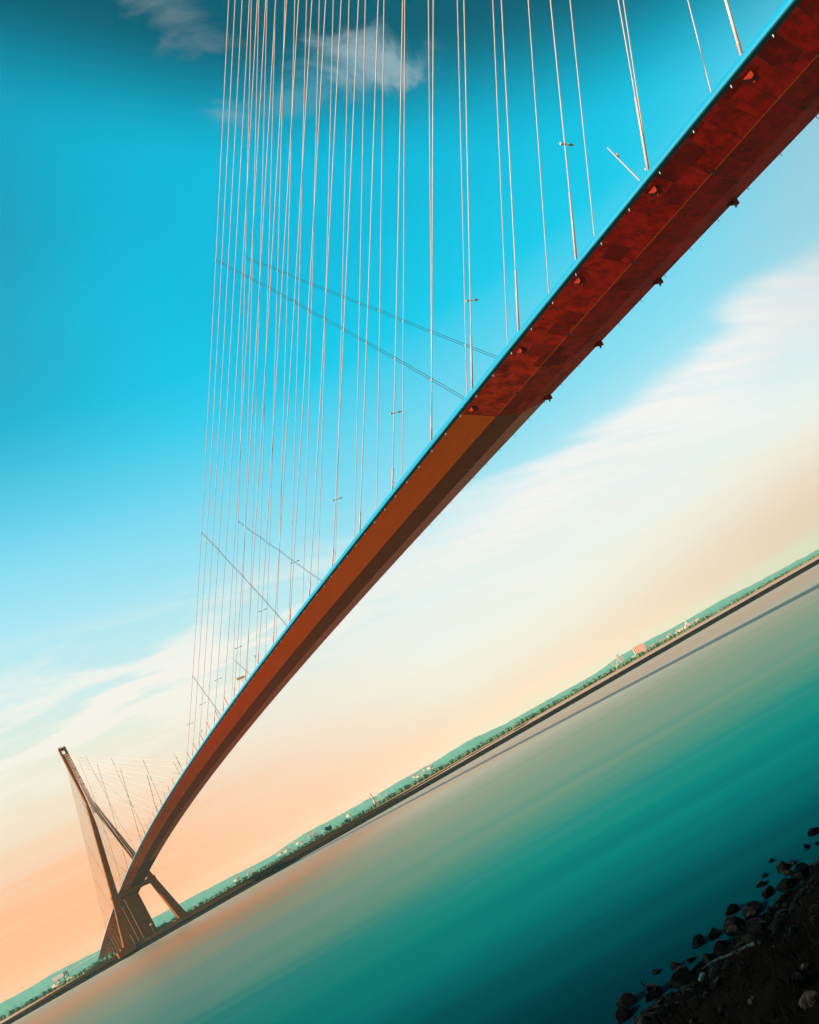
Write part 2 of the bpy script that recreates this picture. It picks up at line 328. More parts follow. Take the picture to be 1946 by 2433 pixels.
seg_girder('steel_girder', YA, YB, 8, M['steel_web'], M['steel_sof'], M['steel_rweb'], 'smooth orange-brown steel girder of the middle span')
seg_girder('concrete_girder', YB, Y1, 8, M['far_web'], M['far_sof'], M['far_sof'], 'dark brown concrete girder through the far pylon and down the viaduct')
for sd in (-1, 1):
    sec = [(10.66, -.10), (10.70, .03), (10.86, .03), (11.06, -.05), (11.24, -.2), (11.38, -.42), (11.46, -.7), (11.49, -.95), (11.47, -1.06), (11.1, -1.1), (10.68, -.2)]
    f_ = MB().sweep([(x*sd, z) for x, z in sec], yr(Y0, Y1, 5), zd).build('edge_fairing', M['blue'], deck, smooth=False)
    for p in f_.data.polygons: p.use_smooth = abs(p.normal.y) < .6
    MB().sweep([(x*sd, z) for x, z in [(11.12, -1.11), (11.465, -1.07), (11.46, -1.2), (11.09, HE-.02), (11.0, HE+.01)]], yr(Y0, Y1, 5), zd).build('fairing_shade_lip', M['lip_shade'], deck)  # separate strip added so the fairing underside reads as shaded
    # parapet rail standing back from the edge
    MB().sweep([(sd*9.7, .02), (sd*9.9, .02), (sd*9.85, .42), (sd*9.75, .42)], yr(Y0, Y1, 8), zd).build('barrier', M['rail'], deck)
MB().sweep([(-9.6, .03), (9.6, .03), (9.6, -.1), (-9.6, -.1)], yr(Y0, Y1, 8), zd).build('road_surface', M['asphalt'], deck)
# bright strip along the lower left edge of the concrete girder, with its clamps
st_ = MB().sweep([(-XW-.07, HB+.03), (-XW-.06, HB-.05), (-XW+.06, HB-.06), (-XW+.07, HB-.01)], yr(Y0, YA-.5, 5), zd).build('edge_strip', M['strip'], deck)
for i, y in enumerate([24.4, 41.1, 57.9, 74.6, 91.4, 108.1]):
    MB().box(-XW-.28, -XW+.12, y-.22, y+.22, zd(y)+HB-.28, zd(y)+HB-.02).build('strip_clamp', M['dark'], st_)
MB().sweep([(-XE+.3, HE-.02), (-XW-.2, HB+.03), (-XW-.2, HB-.05), (-XE+.3, HE-.12)], [YA-.18, YA+.06], zd).build('joint_band', M['strip'], deck)
# drain spouts under the fairing
def spout(y, sd, st=None):
    z = zd(y)+HE
    q = st or MB()
    q.tube([(sd*11.06, y, z+.05), (sd*11.26, y-.02, z-.42)], .055, 6)
    return q
ys_sp = [36.05+6.15*i for i in range(134) if 36.05+6.15*i < YT+330]
big = ys_sp[:62]
for sd, cnt in ((-1, 62), (1, 38)):
    for y in ys_sp[:cnt]: spout(y, sd).build('drain_spout', M['peg'], deck)
rest = MB()
for y in ys_sp[62:]: spout(y, -1, rest)
for y in ys_sp[38:]: spout(y, 1, rest)
for y in yr(YA+8, YB, 19.65): rest.tube([(-XW-1.0, y, zd(y)-2.78), (-XW-1.0, y, zd(y)-3.1)], .08, 5)
tag(rest.build('drain_spouts', M['peg'], deck), None, None, None, 'stuff')
# cable anchor blocks under the concrete girder
YC = [45.6, 61.5, 77.4, 93.4, 109.3]
def web_z(x, y): return zd(y)+HE+(HB-HE)*(XE-abs(x))/(XE-XW)
for i, yb in enumerate([29.8, 46.5, 63.0, 80.0, 96.5, 113.5]):
    for sd in (-1, 1):
        xs0, xs1 = 10.5*sd, 9.1*sd
        q = MB(); y0, y1 = yb-.55, yb+1.15; za, zb = web_z(10.5, y0)+.1, web_z(9.1, y0)+.1
        lo = web_z(9.1, y0)-.72
        q.add([(xs0, y0, za), (xs1, y0, zb), (xs1, y0, lo), (xs0, y0, lo+.05), (xs0, y1, web_z(10.5, y1)+.1), (xs1, y1, web_z(9.1, y1)+.1), (xs1, y0+.42, lo), (xs0, y0+.42, lo+.05)],
              [(0, 1, 2, 3), (0, 3, 7, 4), (1, 5, 6, 2), (3, 2, 6, 7), (7, 6, 5, 4), (0, 4, 5, 1)])
        bo = q.build('anchor_block', M['block'], deck)
        MB().tube([(9.8*sd, y0+.3, lo+.1), (9.85*sd, y0+.55, lo-.30)], .16, 10).build('anchor_cap', M['block'], bo)

# ------------------------------------------------------------------ stay cables of the near fan
yk = [126.3, 145.9, 165.9, 185.9, 205.9, 225.5, 245, 265, 284, 303, 323.5, 342.3, 361.2, 379, 396.8, 414.5]
zk = [187.1, 187.9, 188.3, 188.6, 189.5, 191.2, 192.8, 195, 197.3, 199.6, 201.4, 203.1, 204.8, 206.6, 208.5, 210.2]
zc = [250.0, 215.3, 198.6, 192.1, 189.3]
near = list(zip(yk, zk)); conc = list(zip(YC, zc))
ALLN = conc+near            # 21 stays per plane, index 5.. = steel part
def stay_pts(y, zt, sd, yt=0.0, n=14, xt=-1.08, sag=15e-6, t1=1.0):
    A = Vector((sd*10.67, y, zd(y)+1.2)); B = Vector((sd*xt, yt, zt)); L = (B-A).length
    out = []
    for i in range(n+1):
        t = t1*i/n; p = A.lerp(B, t); p.z -= 4*t*(1-t)*sag*L*L; out.append(p)
    return out
def stay_at(y, zt, sd, t, yt=0.0, xt=-1.08, sag=15e-6):
    A = Vector((sd*10.67, y, zd(y)+1.2)); B = Vector((sd*xt, yt, zt)); L = (B-A).length
    p = A.lerp(B, t); p.z -= 4*t*(1-t)*sag*L*L; return p
for sd in (-1, 1):
    for j, (y, zt) in enumerate(reversed(ALLN)):
        zt2 = zt + (18 if (sd == 1 and y < 70) else 0)
        side = 'left-hand' if sd < 0 else 'right-hand'
        lab = 'near stay cable on the %s deck edge, %s from the far end' % (side, ORD[j])
        root = thing('stay_cable', lab, 'stay cable', 'pale stay cables of the near fan')
        pts = stay_pts(y, zt2, sd, n=16)
        MB().tube(pts, .086, 8).build('sheath', M['cable'], root, smooth=True)
        d = (pts[1]-pts[0]).normalized(); A = pts[0]
        A0 = A-d*1.6
        if y < 125:
            MB().tube([A0, A+d*7.5], .21, 10, .15).build('guide_tube', M['cable'], root, smooth=True)
        else:
            MB().tube([A0, A+d*3.2], .17, 8).build('guide_tube', M['cable'], root, smooth=True)
        MB().ball(A+d*.1, .27, 8, (1, 1, .7)).build('collar', M['lamp'], root)
# ------------------------------------------------------------------ cross ties
T1 = [.576, .562, .547, .531, .512, .492, .467, .443, .415, .383, .346, .305, .256, .199, .133, .056]
T1R = [.578, .564, .549, .534, .515, .495, .470, .446, .419, .387, .351, .311, .262, .206, .141]
T2 = [.357, .335, .311, .285, .254, .221, .182, .141, .096, .042]
T2R = [.360, .338, .313, .288, .257, .225, .185, .145, .100]
T3 = [.166, .136, .103, .069, .028]
T3R = [.170, .140, .107, .073, .032]
def deck_end(p_last, p_prev):
    d = p_last-p_prev; t = 0
    q = p_last.copy()
    for _ in range(600):
        q = q+d.normalized()*.1
        if q.z < zd(q.y)+.3: break
    return q
def make_rope(nodes, label, group, r, off, matn='rope', rb=.17, node_ball=True):
    root = thing('cross_tie_rope', label, 'cross-tie rope', group)
    nodes = list(nodes)
    end = deck_end(nodes[-1], nodes[-2]); allp = nodes+[end]
    for s_ in (-1, 1):
        pp = []
        for i, p in enumerate(allp):
            t = (allp[min(i+1, len(allp)-1)]-allp[max(i-1, 0)]).normalized()
            nrm = t.cross(Vector((1, 0, 0))).normalized()
            pp.append(p+nrm*off*s_)
        MB().tube(pp, r, 5).build('strand', M[matn], root)
    if node_ball:
        for p in nodes: MB().tube([p-Vector((.0, .3, 0)), p+Vector((.0, .3, 0))], rb, 6).build('clamp', M['lamp'], root)
hts = ['highest', 'middle', 'lowest']
for sd, sets in ((-1, (T1, T2, T3)), (1, (T1R, T2R, T3R))):
    for h, T in enumerate(sets):
        nodes = [stay_at(yk[15-i], zk[15-i], sd, t) for i, t in enumerate(T)]
        make_rope(nodes, '%s double tie rope sloping across the near fan\'s %s cable plane' % (hts[h], 'left' if sd < 0 else 'right'), 'double tie ropes crossing the near cable fan', .05, .22)
# lamps clamped on every second stay
def cable_lamp(y, zt, sd, t, label, group, yt=0.0, sc=1.0):
    p = stay_at(y, zt, sd, t, yt)
    root = thing('cable_lamp', label, 'lamp', group)
    MB().tube([p+Vector((.55*-1, 0, .0))*sc, p+Vector((.75, 0, .05))*sc], .06*sc, 6).build('arm', M['lamp'], root)
    MB().ball(p+Vector((1.35, 0, .16))*sc, .62*sc, 10, (1, .36, .2)).build('lamp_head', M['lamp'], root, smooth=True)
    MB().box(p.x-.95*sc, p.x-.45*sc, p.y-.12*sc, p.y+.12*sc, p.z-.12*sc, p.z+.12*sc).build('ballast_box', M['lamp'], root)
lampL = [(YC[2]-0, 2), (YC[4], 4)]
k = 0
for idx in (2, 4, 6, 8, 10, 12, 14, 16, 18, 20):
    y, zt = ALLN[idx]
    for sd in (-1, 1):
        Lk = (Vector((0, 0, zt))-Vector((0, y, zd(y)))).length
        t = .077+max(0, (y-340))*.00004
        if sd == -1 and idx == 2: t = .085
        cable_lamp(y, zt, sd, t, 'small two-sided lamp on a near-fan stay, %s plane, %s from the near end' % ('left' if sd < 0 else 'right', ORD[k]), 'lamps clamped on the near stays')
    k += 1
# orange dampers at the feet of the longest stays
def damper(y, zt, sd, yt, label, group, dirn=1):
    p = stay_at(y, zt, sd, .022, yt); q = Vector((sd*10.75, p.y, 0)); q.y = y+dirn*-6.0+0; q.y = p.y+dirn*0.0
    foot = Vector((sd*10.8, p.y-dirn*1.2, zd(p.y)-.1))
    root = thing('cable_damper', label, 'cable damper', group)
    MB().tube([foot, p], .16, 6, .1).build('strut', M['damper'], root)
    MB().ball(p, .3, 6).build('collar', M['damper'], root)
for j, i in enumerate(range(15, 9, -1)):
    damper(yk[i], zk[i], -1, 0, 'orange damper strut under a left-edge stay, %s from the middle of the span' % ORD[j], 'orange damper struts at the cable feet')

# ------------------------------------------------------------------ far fan of stays
far_main = []
for i in range(23):
    yy = YT-(26+ (16.0*i if i < 6 else 96+19.65*(i-6))) if i < 7 else YT-(yk[i-7])
    far_main.append(yy)
far_main = [YT-v for v in ([26, 41, 56, 71, 86, 97, 109.3]+yk)]
zt_f = [146+ (196-146)*(i/22)**.92 for i in range(23)]
far_back = [YT+18+12.6*i for i in range(23)]
for fan, ys_, nm in (('river side', far_main, 'r'), ('land side', far_back, 'l')):
    for sd in (-1, 1):
        for i in range(23):
            lab = 'far pylon stay cable, %s fan, %s plane, %s from the pylon' % (fan, 'left' if sd < 0 else 'right', ORD[i])
            pts = stay_pts(ys_[i], zt_f[i], sd, yt=YT+(-2.3 if nm == 'r' else 2.3), n=8, xt=.9, sag=9e-6)
            o = MB().tube(pts, .105 if nm == 'r' else .09, 5).build('stay_cable', M['cable_far' if nm == 'l' else 'cable'], None, smooth=True)
            tag(o, lab, 'stay cable', 'thin stay cables of the far pylon')
T4 = [.80, .79, .78, .77, .76, .75, .735, .72, .70, .68, .66, .635, .61, .58, .55, .51, .46, .41, .34, .26, .16]
fm = list(zip(far_main, zt_f))
for sd in (-1, 1):
    for h, T in enumerate((T1, T2, T3, T4)):
        nodes = []
        for i, t in enumerate(T):
            y, zt = fm[22-i]; nodes.append(stay_at(y, zt, sd, t, YT-2.3, .9, 9e-6))
        make_rope(nodes, '%s tie rope across the far pylon\'s river-side fan, %s plane' % (['second highest', 'third highest', 'lowest', 'highest'][h], 'left' if sd < 0 else 'right'), 'tie ropes crossing the far fan', .07, .22, rb=.16, node_ball=False)
    for h, sc in enumerate((1.0, .60, .30)):
        nodes = []
        for i in range(23):
            t = (.58, .36, .17)[h]-(.58*(i/22)**1.6 if h == 0 else (.36*(i/14)**1.4 if h == 1 else .17*(i/7)**1.3))
            if t < .02: break
            nodes.append(stay_at(far_back[22-i], zt_f[22-i], sd, t, YT+2.3, .9, 9e-6))
        make_rope(nodes, '%s dark tie rope across the far pylon\'s land-side fan, %s plane' % (hts[h], 'left' if sd < 0 else 'right'), 'tie ropes crossing the far fan', .07, .16, rb=.2, node_ball=False)
for j, i in enumerate(range(22, 12, -1)):
    y, zt = fm[i]
    damper(y, zt, -1, YT, 'orange damper strut at a far-fan stay foot on the left edge, %s from midspan' % ORD[j], 'orange damper struts at the cable feet', -1)
k = 0
for i in range(21, 6, -2):
    y, zt = fm[i]
    for sd in (-1, 1):
        cable_lamp(y, zt, sd, .078, 'tiny lamp on a stay of the far fan, %s plane, %s from midspan' % ('left' if sd < 0 else 'right', ORD[k]), 'lamps clamped on the far stays', YT-2)
    k += 1

# ------------------------------------------------------------------ far pylon
py_ = thing('bridge_pylon', 'tall concrete pylon shaped like an upside-down Y on the far bank', 'bridge pylon')
py_.location = (0, 0, 0)
def leg(sd):
    q = MB()
    prof = [(24.6, 2.5, 7.2, 12.5), (16.2, 50, 5.0, 9.6), (15.3, 55, 4.9, 9.4), (3.3, 131, 3.6, 7.4), (2.2, 141, 2.9, 7.0)]
    vs_ = []; fs = []
    for x, z, wx, dy in prof:
        vs_ += [(sd*x-wx/2, YT-dy/2, z), (sd*x+wx/2, YT-dy/2, z), (sd*x+wx/2, YT+dy/2, z), (sd*x-wx/2, YT+dy/2, z)]
    for i in range(len(prof)-1):
        for k_ in range(4): fs.append((i*4+k_, i*4+(k_+1) % 4, (i+1)*4+(k_+1) % 4, (i+1)*4+k_))
    fs.append((3, 2, 1, 0)); fs.append(tuple((len(prof)-1)*4+k_ for k_ in range(4)))
    q.add(vs_, fs); return q.build('leg', M['tower'], py_)
for sd in (-1, 1):
    L_ = leg(sd)
    q = MB().box(sd*26-8.3, sd*26+6.3, YT-10, YT+10, -2.5, 2.9)
    q.box(sd*26-4.8, sd*26+3.2, YT-7.5, YT+7.5, 2.8, 4.4)
    q.build('plinth', M['tower'], py_)
    MB().box(min(sd*10.95, sd*19.2), max(sd*10.95, sd*19.2), YT-5.6, YT+5.6, 46.6, 51.4).build('bearing_block', M['tower'], py_)
MB().box(-15.5, 15.5, YT-4.2, YT+4.2, 46.9, 50.15).build('cross_beam', M['tower'], py_)
MB().box(-2.95, -1.55, YT-3.5, YT+3.5, 137, 203).build('shaft_wall', M['tower'], py_)
MB().box(1.55, 2.95, YT-3.5, YT+3.5, 137, 203).build('shaft_wall', M['tower'], py_)
MB().box(-2.3, 2.3, YT-3.4, YT+3.4, 132, 142.5).build('shaft_base', M['tower'], py_)
core = MB().box(-1.55, 1.55, YT-1.9, YT+1.9, 142.4, 196).build('anchor_box', M['tower_steel'], py_)
for i in range(23):
    for e in (-1, 1):
        pass
ac = MB()
for i in range(23):
    z = zt_f[i]
    ac.box(-1.35, 1.35, YT-3.0, YT-1.89, z-.55, z+.25); ac.box(-1.35, 1.35, YT+1.89, YT+3.0, z-.55, z+.25)
ac.build('anchor_plates', M['tower_steel'], py_)
MB().box(-1.56, 1.56, YT-3.3, YT+3.3, 201.0, 202.9).build('cap_beam', M['tower'], py_)
q = MB()
for x in (-2.2, -1.2, -.3, .9, 2.2): q.tube([(x, YT-2, 202.8), (x, YT-2, 204.3+(.5 if abs(x) < 1 else 0))], .09, 5)
q.ball((-2.2, YT-2, 204.3), .35, 6); q.ball((-.3, YT-2, 204.8), .35, 6); q.tube([(-2.6, YT-2, 203.8), (2.6, YT-2, 203.8)], .06, 4)
q.build('top_instruments', M['dark'], py_)
q = MB()   # ladder/access line on the shaded face
for z0, z1 in ((55, 128),): q.tube([(-15.3, YT-4.8, z0), (-3.4, YT-3.9, z1)], .12, 4)
q.build('access_ladder', M['dark'], py_)

# approach viaduct piers
for i, yp in enumerate([905, 950, 996, 1040, 1083, 1125, 1165, 1204, 1243, 1282, 1320, 1358, 1396, 1432]):
    t = thing('viaduct_pier', 'concrete wall pier under the land-side viaduct, %s behind the far pylon' % ORD[i], 'bridge pier', 'viaduct piers behind the far pylon')
    zt = zd(yp)-3.0
    hw = 6.4
    if zt < 3: continue
    q = MB().add([(-hw, yp-1.5, .5), (hw, yp-1.5, .5), (hw, yp+1.5, .5), (-hw, yp+1.5, .5), (-hw, yp-1.5, zt-2.6), (hw, yp-1.5, zt-2.6), (hw, yp+1.5, zt-2.6), (-hw, yp+1.5, zt-2.6)], [(0, 3, 2, 1), (4, 5, 6, 7), (0, 1, 5, 4), (1, 2, 6, 5), (2, 3, 7, 6), (3, 0, 4, 7)])
    q.build('pier_wall', M['tower'], t)
    MB().frus((0, yp, zt-2.58), 12.8, 2.9, (0, yp, zt+.05), 16.4, 3.0).build('pier_head', M['tower'], t)

# mast with a sensor near the camera, variable message sign, small masts
def mast(base, h, label, sensor=True, r=.09, lean=(0, 0, 1)):
    t = thing('sensor_mast', label, 'mast', None)
    b = Vector(base)
    ld = Vector(lean).normalized(); tp = b+ld*h; mid = b+ld*(h*.72)
    MB().tube([b, tp], r, 8, r*.7).build('pole', M['lamp'], t)
    if sensor:
        MB().tube([mid, mid+Vector((.35, 0, .15))], .06, 6).build('bracket', M['lamp'], t)
        MB().ball(mid+Vector((.45, 0, .38)), .27, 8, (.8, .8, 1.2)).build('sensor', M['lamp'], t)
    return t
mast((-10.4, 63.75, zd(63.75)), 7.3, 'pale bare mast with a sensor, leaning from the near deck edge among the shortest stays', True, .09, (.0, .22, 1))
mast((-10.4, 267.2, zd(267.2)), 4.2, 'thin grey mast on the left deck edge, a little nearer than the message sign', True, .06)
mast((-10.4, 367, zd(367)), 5.4, 'thin dark mast on the left deck edge among the long near stays', True, .07)
mast((-10.4, 430, zd(430)), 11, 'tallest thin mast at midspan where the two cable fans meet', True, .10)
mast((-10.4, 438.7, zd(438.7)), 8.3, 'short thick grey mast at midspan just beyond the tallest one', False, .16)
t = thing('message_sign', 'yellowish message sign panel on posts above the deck edge', 'road sign')
ysn = 288.5
MB().box(-12.3, -9.2, ysn-.2, ysn+.2, zd(ysn)+2.3, zd(ysn)+3.2).build('panel', M['sign'], t)
for x in (-10.4,): MB().tube([(x, ysn+.3, zd(ysn)-.1), (x, ysn+.3, zd(ysn)+2.5)], .10, 6).build('post', M['lamp'], t)

# ------------------------------------------------------------------ water, banks, hills
WZ = -5.4
HD = Vector((.675, .738, 0)).normalized(); RD = Vector((HD.y, -HD.x, 0))
def us(u, s, z=0): p = Vector((CAM.x, CAM.y, 0))+HD*u+RD*s; p.z = z; return p
def azp(a, r, z=0): return Vector((CAM.x+r*sin(rad(a)), CAM.y+r*cos(rad(a)), z))
# water material: silty, long exposure smooth
m_ = bpy.data.materials.new('river_water'); m_.use_nodes = True; t = m_.node_tree; b = t.nodes['Principled BSDF']
tcn = N(t, 'ShaderNodeTexCoord'); mp = N(t, 'ShaderNodeMapping', vector_type='POINT')
mp.inputs['Location'].default_value = (0, 0, 0); mp.inputs['Rotation'].default_value = (0, 0, math.atan2(-RD.y, RD.x))
t.links.new(tcn.outputs['Object'], mp.inputs[0]); sp = N(t, 'ShaderNodeSeparateXYZ'); t.links.new(mp.outputs[0], sp.inputs[0])
uu = math_(t, 'ADD', sp.outputs[1], 0.0)     # distance out from the near bank
ms = N(t, 'ShaderNodeMapping'); ms.inputs['Scale'].default_value = (.006, .05, 1); ms.inputs['Rotation'].default_value = (0, 0, 0)
t.links.new(mp.outputs[0], ms.inputs[0])
nz = N(t, 'ShaderNodeTexNoise'); nz.inputs['Scale'].default_value = 1.0; nz.inputs['Detail'].default_value = 5; nz.inputs['Roughness'].default_value = .6; t.links.new(ms.outputs[0], nz.inputs[0])
# log distance so that near streaks are as fine as far ones
ms2 = N(t, 'ShaderNodeMapping'); ms2.inputs['Scale'].default_value = (.02, .35, 1); ms2.inputs['Rotation'].default_value = (0, 0, rad(3)); t.links.new(mp.outputs[0], ms2.inputs[0])
n2 = N(t, 'ShaderNodeTexNoise'); n2.inputs['Scale'].default_value = 1.0; n2.inputs['Detail'].default_value = 8; n2.inputs['Roughness'].default_value = .7; t.links.new(ms2.outputs[0], n2.inputs[0])
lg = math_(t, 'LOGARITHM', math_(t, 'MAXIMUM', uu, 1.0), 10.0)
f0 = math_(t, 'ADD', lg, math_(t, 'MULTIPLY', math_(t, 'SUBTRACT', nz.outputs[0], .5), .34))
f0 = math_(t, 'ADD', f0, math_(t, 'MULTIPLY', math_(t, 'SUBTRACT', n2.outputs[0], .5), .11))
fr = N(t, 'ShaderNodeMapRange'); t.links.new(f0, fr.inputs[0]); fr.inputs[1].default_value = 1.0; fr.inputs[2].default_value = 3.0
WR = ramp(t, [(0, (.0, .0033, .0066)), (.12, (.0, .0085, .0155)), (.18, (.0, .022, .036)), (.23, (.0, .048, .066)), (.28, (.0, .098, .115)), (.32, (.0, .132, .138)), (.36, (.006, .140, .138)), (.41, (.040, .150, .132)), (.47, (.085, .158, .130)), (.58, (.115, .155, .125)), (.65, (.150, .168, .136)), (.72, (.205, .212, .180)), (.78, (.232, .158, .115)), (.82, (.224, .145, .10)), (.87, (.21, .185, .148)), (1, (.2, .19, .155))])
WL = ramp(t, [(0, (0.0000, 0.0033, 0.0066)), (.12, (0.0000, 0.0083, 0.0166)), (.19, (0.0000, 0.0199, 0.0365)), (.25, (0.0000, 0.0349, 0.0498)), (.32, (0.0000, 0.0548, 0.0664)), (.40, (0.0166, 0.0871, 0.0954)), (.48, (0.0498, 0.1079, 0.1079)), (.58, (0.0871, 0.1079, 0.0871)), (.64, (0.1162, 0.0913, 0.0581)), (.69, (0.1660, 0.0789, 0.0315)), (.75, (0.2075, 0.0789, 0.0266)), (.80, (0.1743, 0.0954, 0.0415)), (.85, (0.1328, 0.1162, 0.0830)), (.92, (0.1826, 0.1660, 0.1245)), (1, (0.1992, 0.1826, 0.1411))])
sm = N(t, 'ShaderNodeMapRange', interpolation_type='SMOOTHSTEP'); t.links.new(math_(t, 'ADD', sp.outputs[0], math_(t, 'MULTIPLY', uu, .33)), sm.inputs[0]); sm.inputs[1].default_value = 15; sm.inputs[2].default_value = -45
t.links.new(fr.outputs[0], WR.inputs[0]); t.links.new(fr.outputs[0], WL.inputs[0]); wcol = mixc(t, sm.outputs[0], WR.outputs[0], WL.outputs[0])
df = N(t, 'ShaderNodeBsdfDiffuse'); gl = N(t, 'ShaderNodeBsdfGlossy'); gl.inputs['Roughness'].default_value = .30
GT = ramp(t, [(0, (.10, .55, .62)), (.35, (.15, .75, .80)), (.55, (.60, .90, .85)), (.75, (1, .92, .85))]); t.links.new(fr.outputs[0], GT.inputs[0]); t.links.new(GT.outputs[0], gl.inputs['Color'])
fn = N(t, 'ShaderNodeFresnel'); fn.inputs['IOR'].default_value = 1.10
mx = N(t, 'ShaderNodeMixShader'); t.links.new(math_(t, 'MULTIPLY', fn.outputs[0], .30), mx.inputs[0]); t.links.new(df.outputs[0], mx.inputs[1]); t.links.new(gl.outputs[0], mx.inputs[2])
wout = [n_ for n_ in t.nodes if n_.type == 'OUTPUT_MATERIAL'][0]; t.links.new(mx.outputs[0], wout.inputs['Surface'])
mb = N(t, 'ShaderNodeMapping'); mb.inputs['Scale'].default_value = (.05, .9, 1); t.links.new(mp.outputs[0], mb.inputs[0])
nb = N(t, 'ShaderNodeTexNoise'); nb.inputs['Scale'].default_value = 1.0; nb.inputs['Detail'].default_value = 3; t.links.new(mb.outputs[0], nb.inputs[0])
bp = N(t, 'ShaderNodeBump'); bp.inputs['Strength'].default_value = .06; bp.inputs['Distance'].default_value = .3; t.links.new(nb.outputs[0], bp.inputs['Height']); t.links.new(bp.outputs[0], gl.inputs['Normal']); t.nodes.remove(b)
t.links.new(wcol, df.inputs['Color'])
M['water'] = m_
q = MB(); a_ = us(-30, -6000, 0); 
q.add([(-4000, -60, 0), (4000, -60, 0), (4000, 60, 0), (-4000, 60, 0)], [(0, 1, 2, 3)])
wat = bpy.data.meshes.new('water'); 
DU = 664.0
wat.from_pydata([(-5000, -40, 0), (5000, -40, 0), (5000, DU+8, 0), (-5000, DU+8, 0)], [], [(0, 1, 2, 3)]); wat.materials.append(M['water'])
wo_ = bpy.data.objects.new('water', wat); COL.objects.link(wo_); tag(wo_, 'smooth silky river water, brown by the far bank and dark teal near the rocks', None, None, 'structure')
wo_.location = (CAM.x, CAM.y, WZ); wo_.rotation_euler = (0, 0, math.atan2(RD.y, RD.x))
for n_ in t.nodes:
    pass
mp.inputs['Rotation'].default_value = (0, 0, 0)   # the water object itself is turned along the river

M['mud'] = mat('river_bed', (.10, .08, .06), .95)
M['sand'] = mat('mud_flat', (.34, .265, .25), .9, spec=.1, var=(.27, .20, .19), vscale=.02, vamt=.2)
M['straw'] = mat('dry_grass', (.36, .17, .06), .95, spec=.1, var=(.27, .145, .05), vscale=.02, vamt=.2)
M['dike'] = mat('dike_stone', (.005, .006, .007), .95, spec=0, var=(.010, .009, .008), vscale=.4, vamt=.2)
def quadstrip(name, u0_, u1, z0, z1, s0, s1, mt, parent=None, ds=None, kind='structure', label=None, jit=0, seed=0):
    q = MB(); n = 1 if ds is None else int((s1-s0)/ds); vs_ = []; fs = []
    rg = random.Random(seed)
    for i in range(n+1):
        s = s0+(s1-s0)*i/n
        j1 = rg.uniform(-jit, jit); j2 = rg.uniform(-jit, jit)*.5
        vs_ += [us(u0_, s, z0), us(u1+j1*3, s, z1+j2)]
    for i in range(n): fs.append((2*i, 2*i+2, 2*i+3, 2*i+1))
    q.add(vs_, fs); o = q.build(name, mt, parent); return tag(o, label, None, None, kind)
# one sheet reaching the horizon
g = MB().add([(-30000, -30000, -7.5), (30000, -30000, -7.5), (30000, 30000, -7.5), (-30000, 30000, -7.5)], [(0, 1, 2, 3)]).build('ground', M['mud']); tag(g, 'flat ground sheet below the river, reaching the horizon', None, None, 'structure')
# far bank: dark stone dike face, pale foreshore strip, straw strip, green fields
dk = thing('dike_wall', 'long straight black stone dike along the far waterline', 'dike wall')
q = MB(); rg = random.Random(4); n = 1400; vs_ = []; fs = []
for i in range(n+1):
    s = -1600+3400*i/n
    if s < -245: top = -2.1+rg.uniform(-.3, .3)+.4*noise.noise(Vector((s*.02, 3, 0)))
    else: top = -1.12+rg.uniform(-.04, .04)
    vs_ += [us(DU, s, WZ-.5), us(DU+5, s, top), us(DU+9, s, top-.3 if s < -245 else top)]
for i in range(n): fs += [(3*i, 3*i+3, 3*i+4, 3*i+1), (3*i+1, 3*i+4, 3*i+5, 3*i+2)]
q.add(vs_, fs).build('stone_face', M['dike'], dk)
q = MB(); rg = random.Random(8)
for i in range(900):
    s = rg.uniform(-860, -240); q.ball(us(DU+5+rg.uniform(-1, 1), s, -2.2+rg.uniform(-.3, .3)), rg.uniform(.5, 1.0), 5, (1, 1, .7))
q.build('crest_stones', M['dike'], dk)
quadstrip('waterline_foam', DU-1.2, DU+.2, WZ+.03, WZ+.10, -1600, 1800, mat('foam_white', (.7, .68, .62), .6), kind='structure', label='thin pale waterline at the foot of the far dike')
quadstrip('mud_flat', DU+8.8, DU+150, -2.5, .10, -1800, -240, M['sand'], ds=40, label='pale pinkish mud flat behind the rough left part of the dike')
quadstrip('mud_flat', DU+8.8, DU+150, -1.35, .10, -244, 2400, M['sand'], ds=40, label='narrow pale foreshore behind the straight right part of the dike')
quadstrip('dry_grass_strip', DU+149, DU+260, .09, 1.0, -2200, 3000, M['straw'], ds=60, label='orange-brown dry grass strip behind the foreshore')
M['field'] = mat('field', (.10, .16, .07), .95, var=(.20, .16, .06), vscale=.006, vamt=.2)
quadstrip('far_fields', DU+259, 9000, .99, 1.6, -9000, 9000, M['field'], ds=3000, label='flat green land towards the hills')
# bank platform at the pylon
M['bank_dark'] = mat('bank_earth', (.035, .016, .010), .95, spec=0, var=(.018, .010, .007), vscale=.08, vamt=.25)
q = MB(); rg = random.Random(9)
pl = []
for i in range(61):
    s = -700+10*i
    h = 3.2*exp(-((s+455)/190)**4)
    pl.append((s, h))
vs_ = []; fs = []
for s, h in pl: vs_ += [us(DU+4, s, -2.6+h*.4), us(DU+8, s, -2.0+h*1.15+rg.uniform(-.1, .1)), us(DU+90, s, -.6+h*1.1+rg.uniform(-.15, .15)), us(DU+150, s, .3)]
for i in range(len(pl)-1):
    for k_ in range(3): fs.append((4*i+k_, 4*i+4+k_, 4*i+5+k_, 4*i+1+k_))
tag(q.add(vs_, fs).build('bank_platform', M['bank_dark']), 'raised dark earth bank carrying the far pylon', None, None, 'structure')
tr = MB().add([us(DU+7.6, -560, -.55), us(DU+7.6, -300, .2), us(DU+8.4, -300, .45), us(DU+8.4, -560, .0)], [(0, 1, 2, 3)])

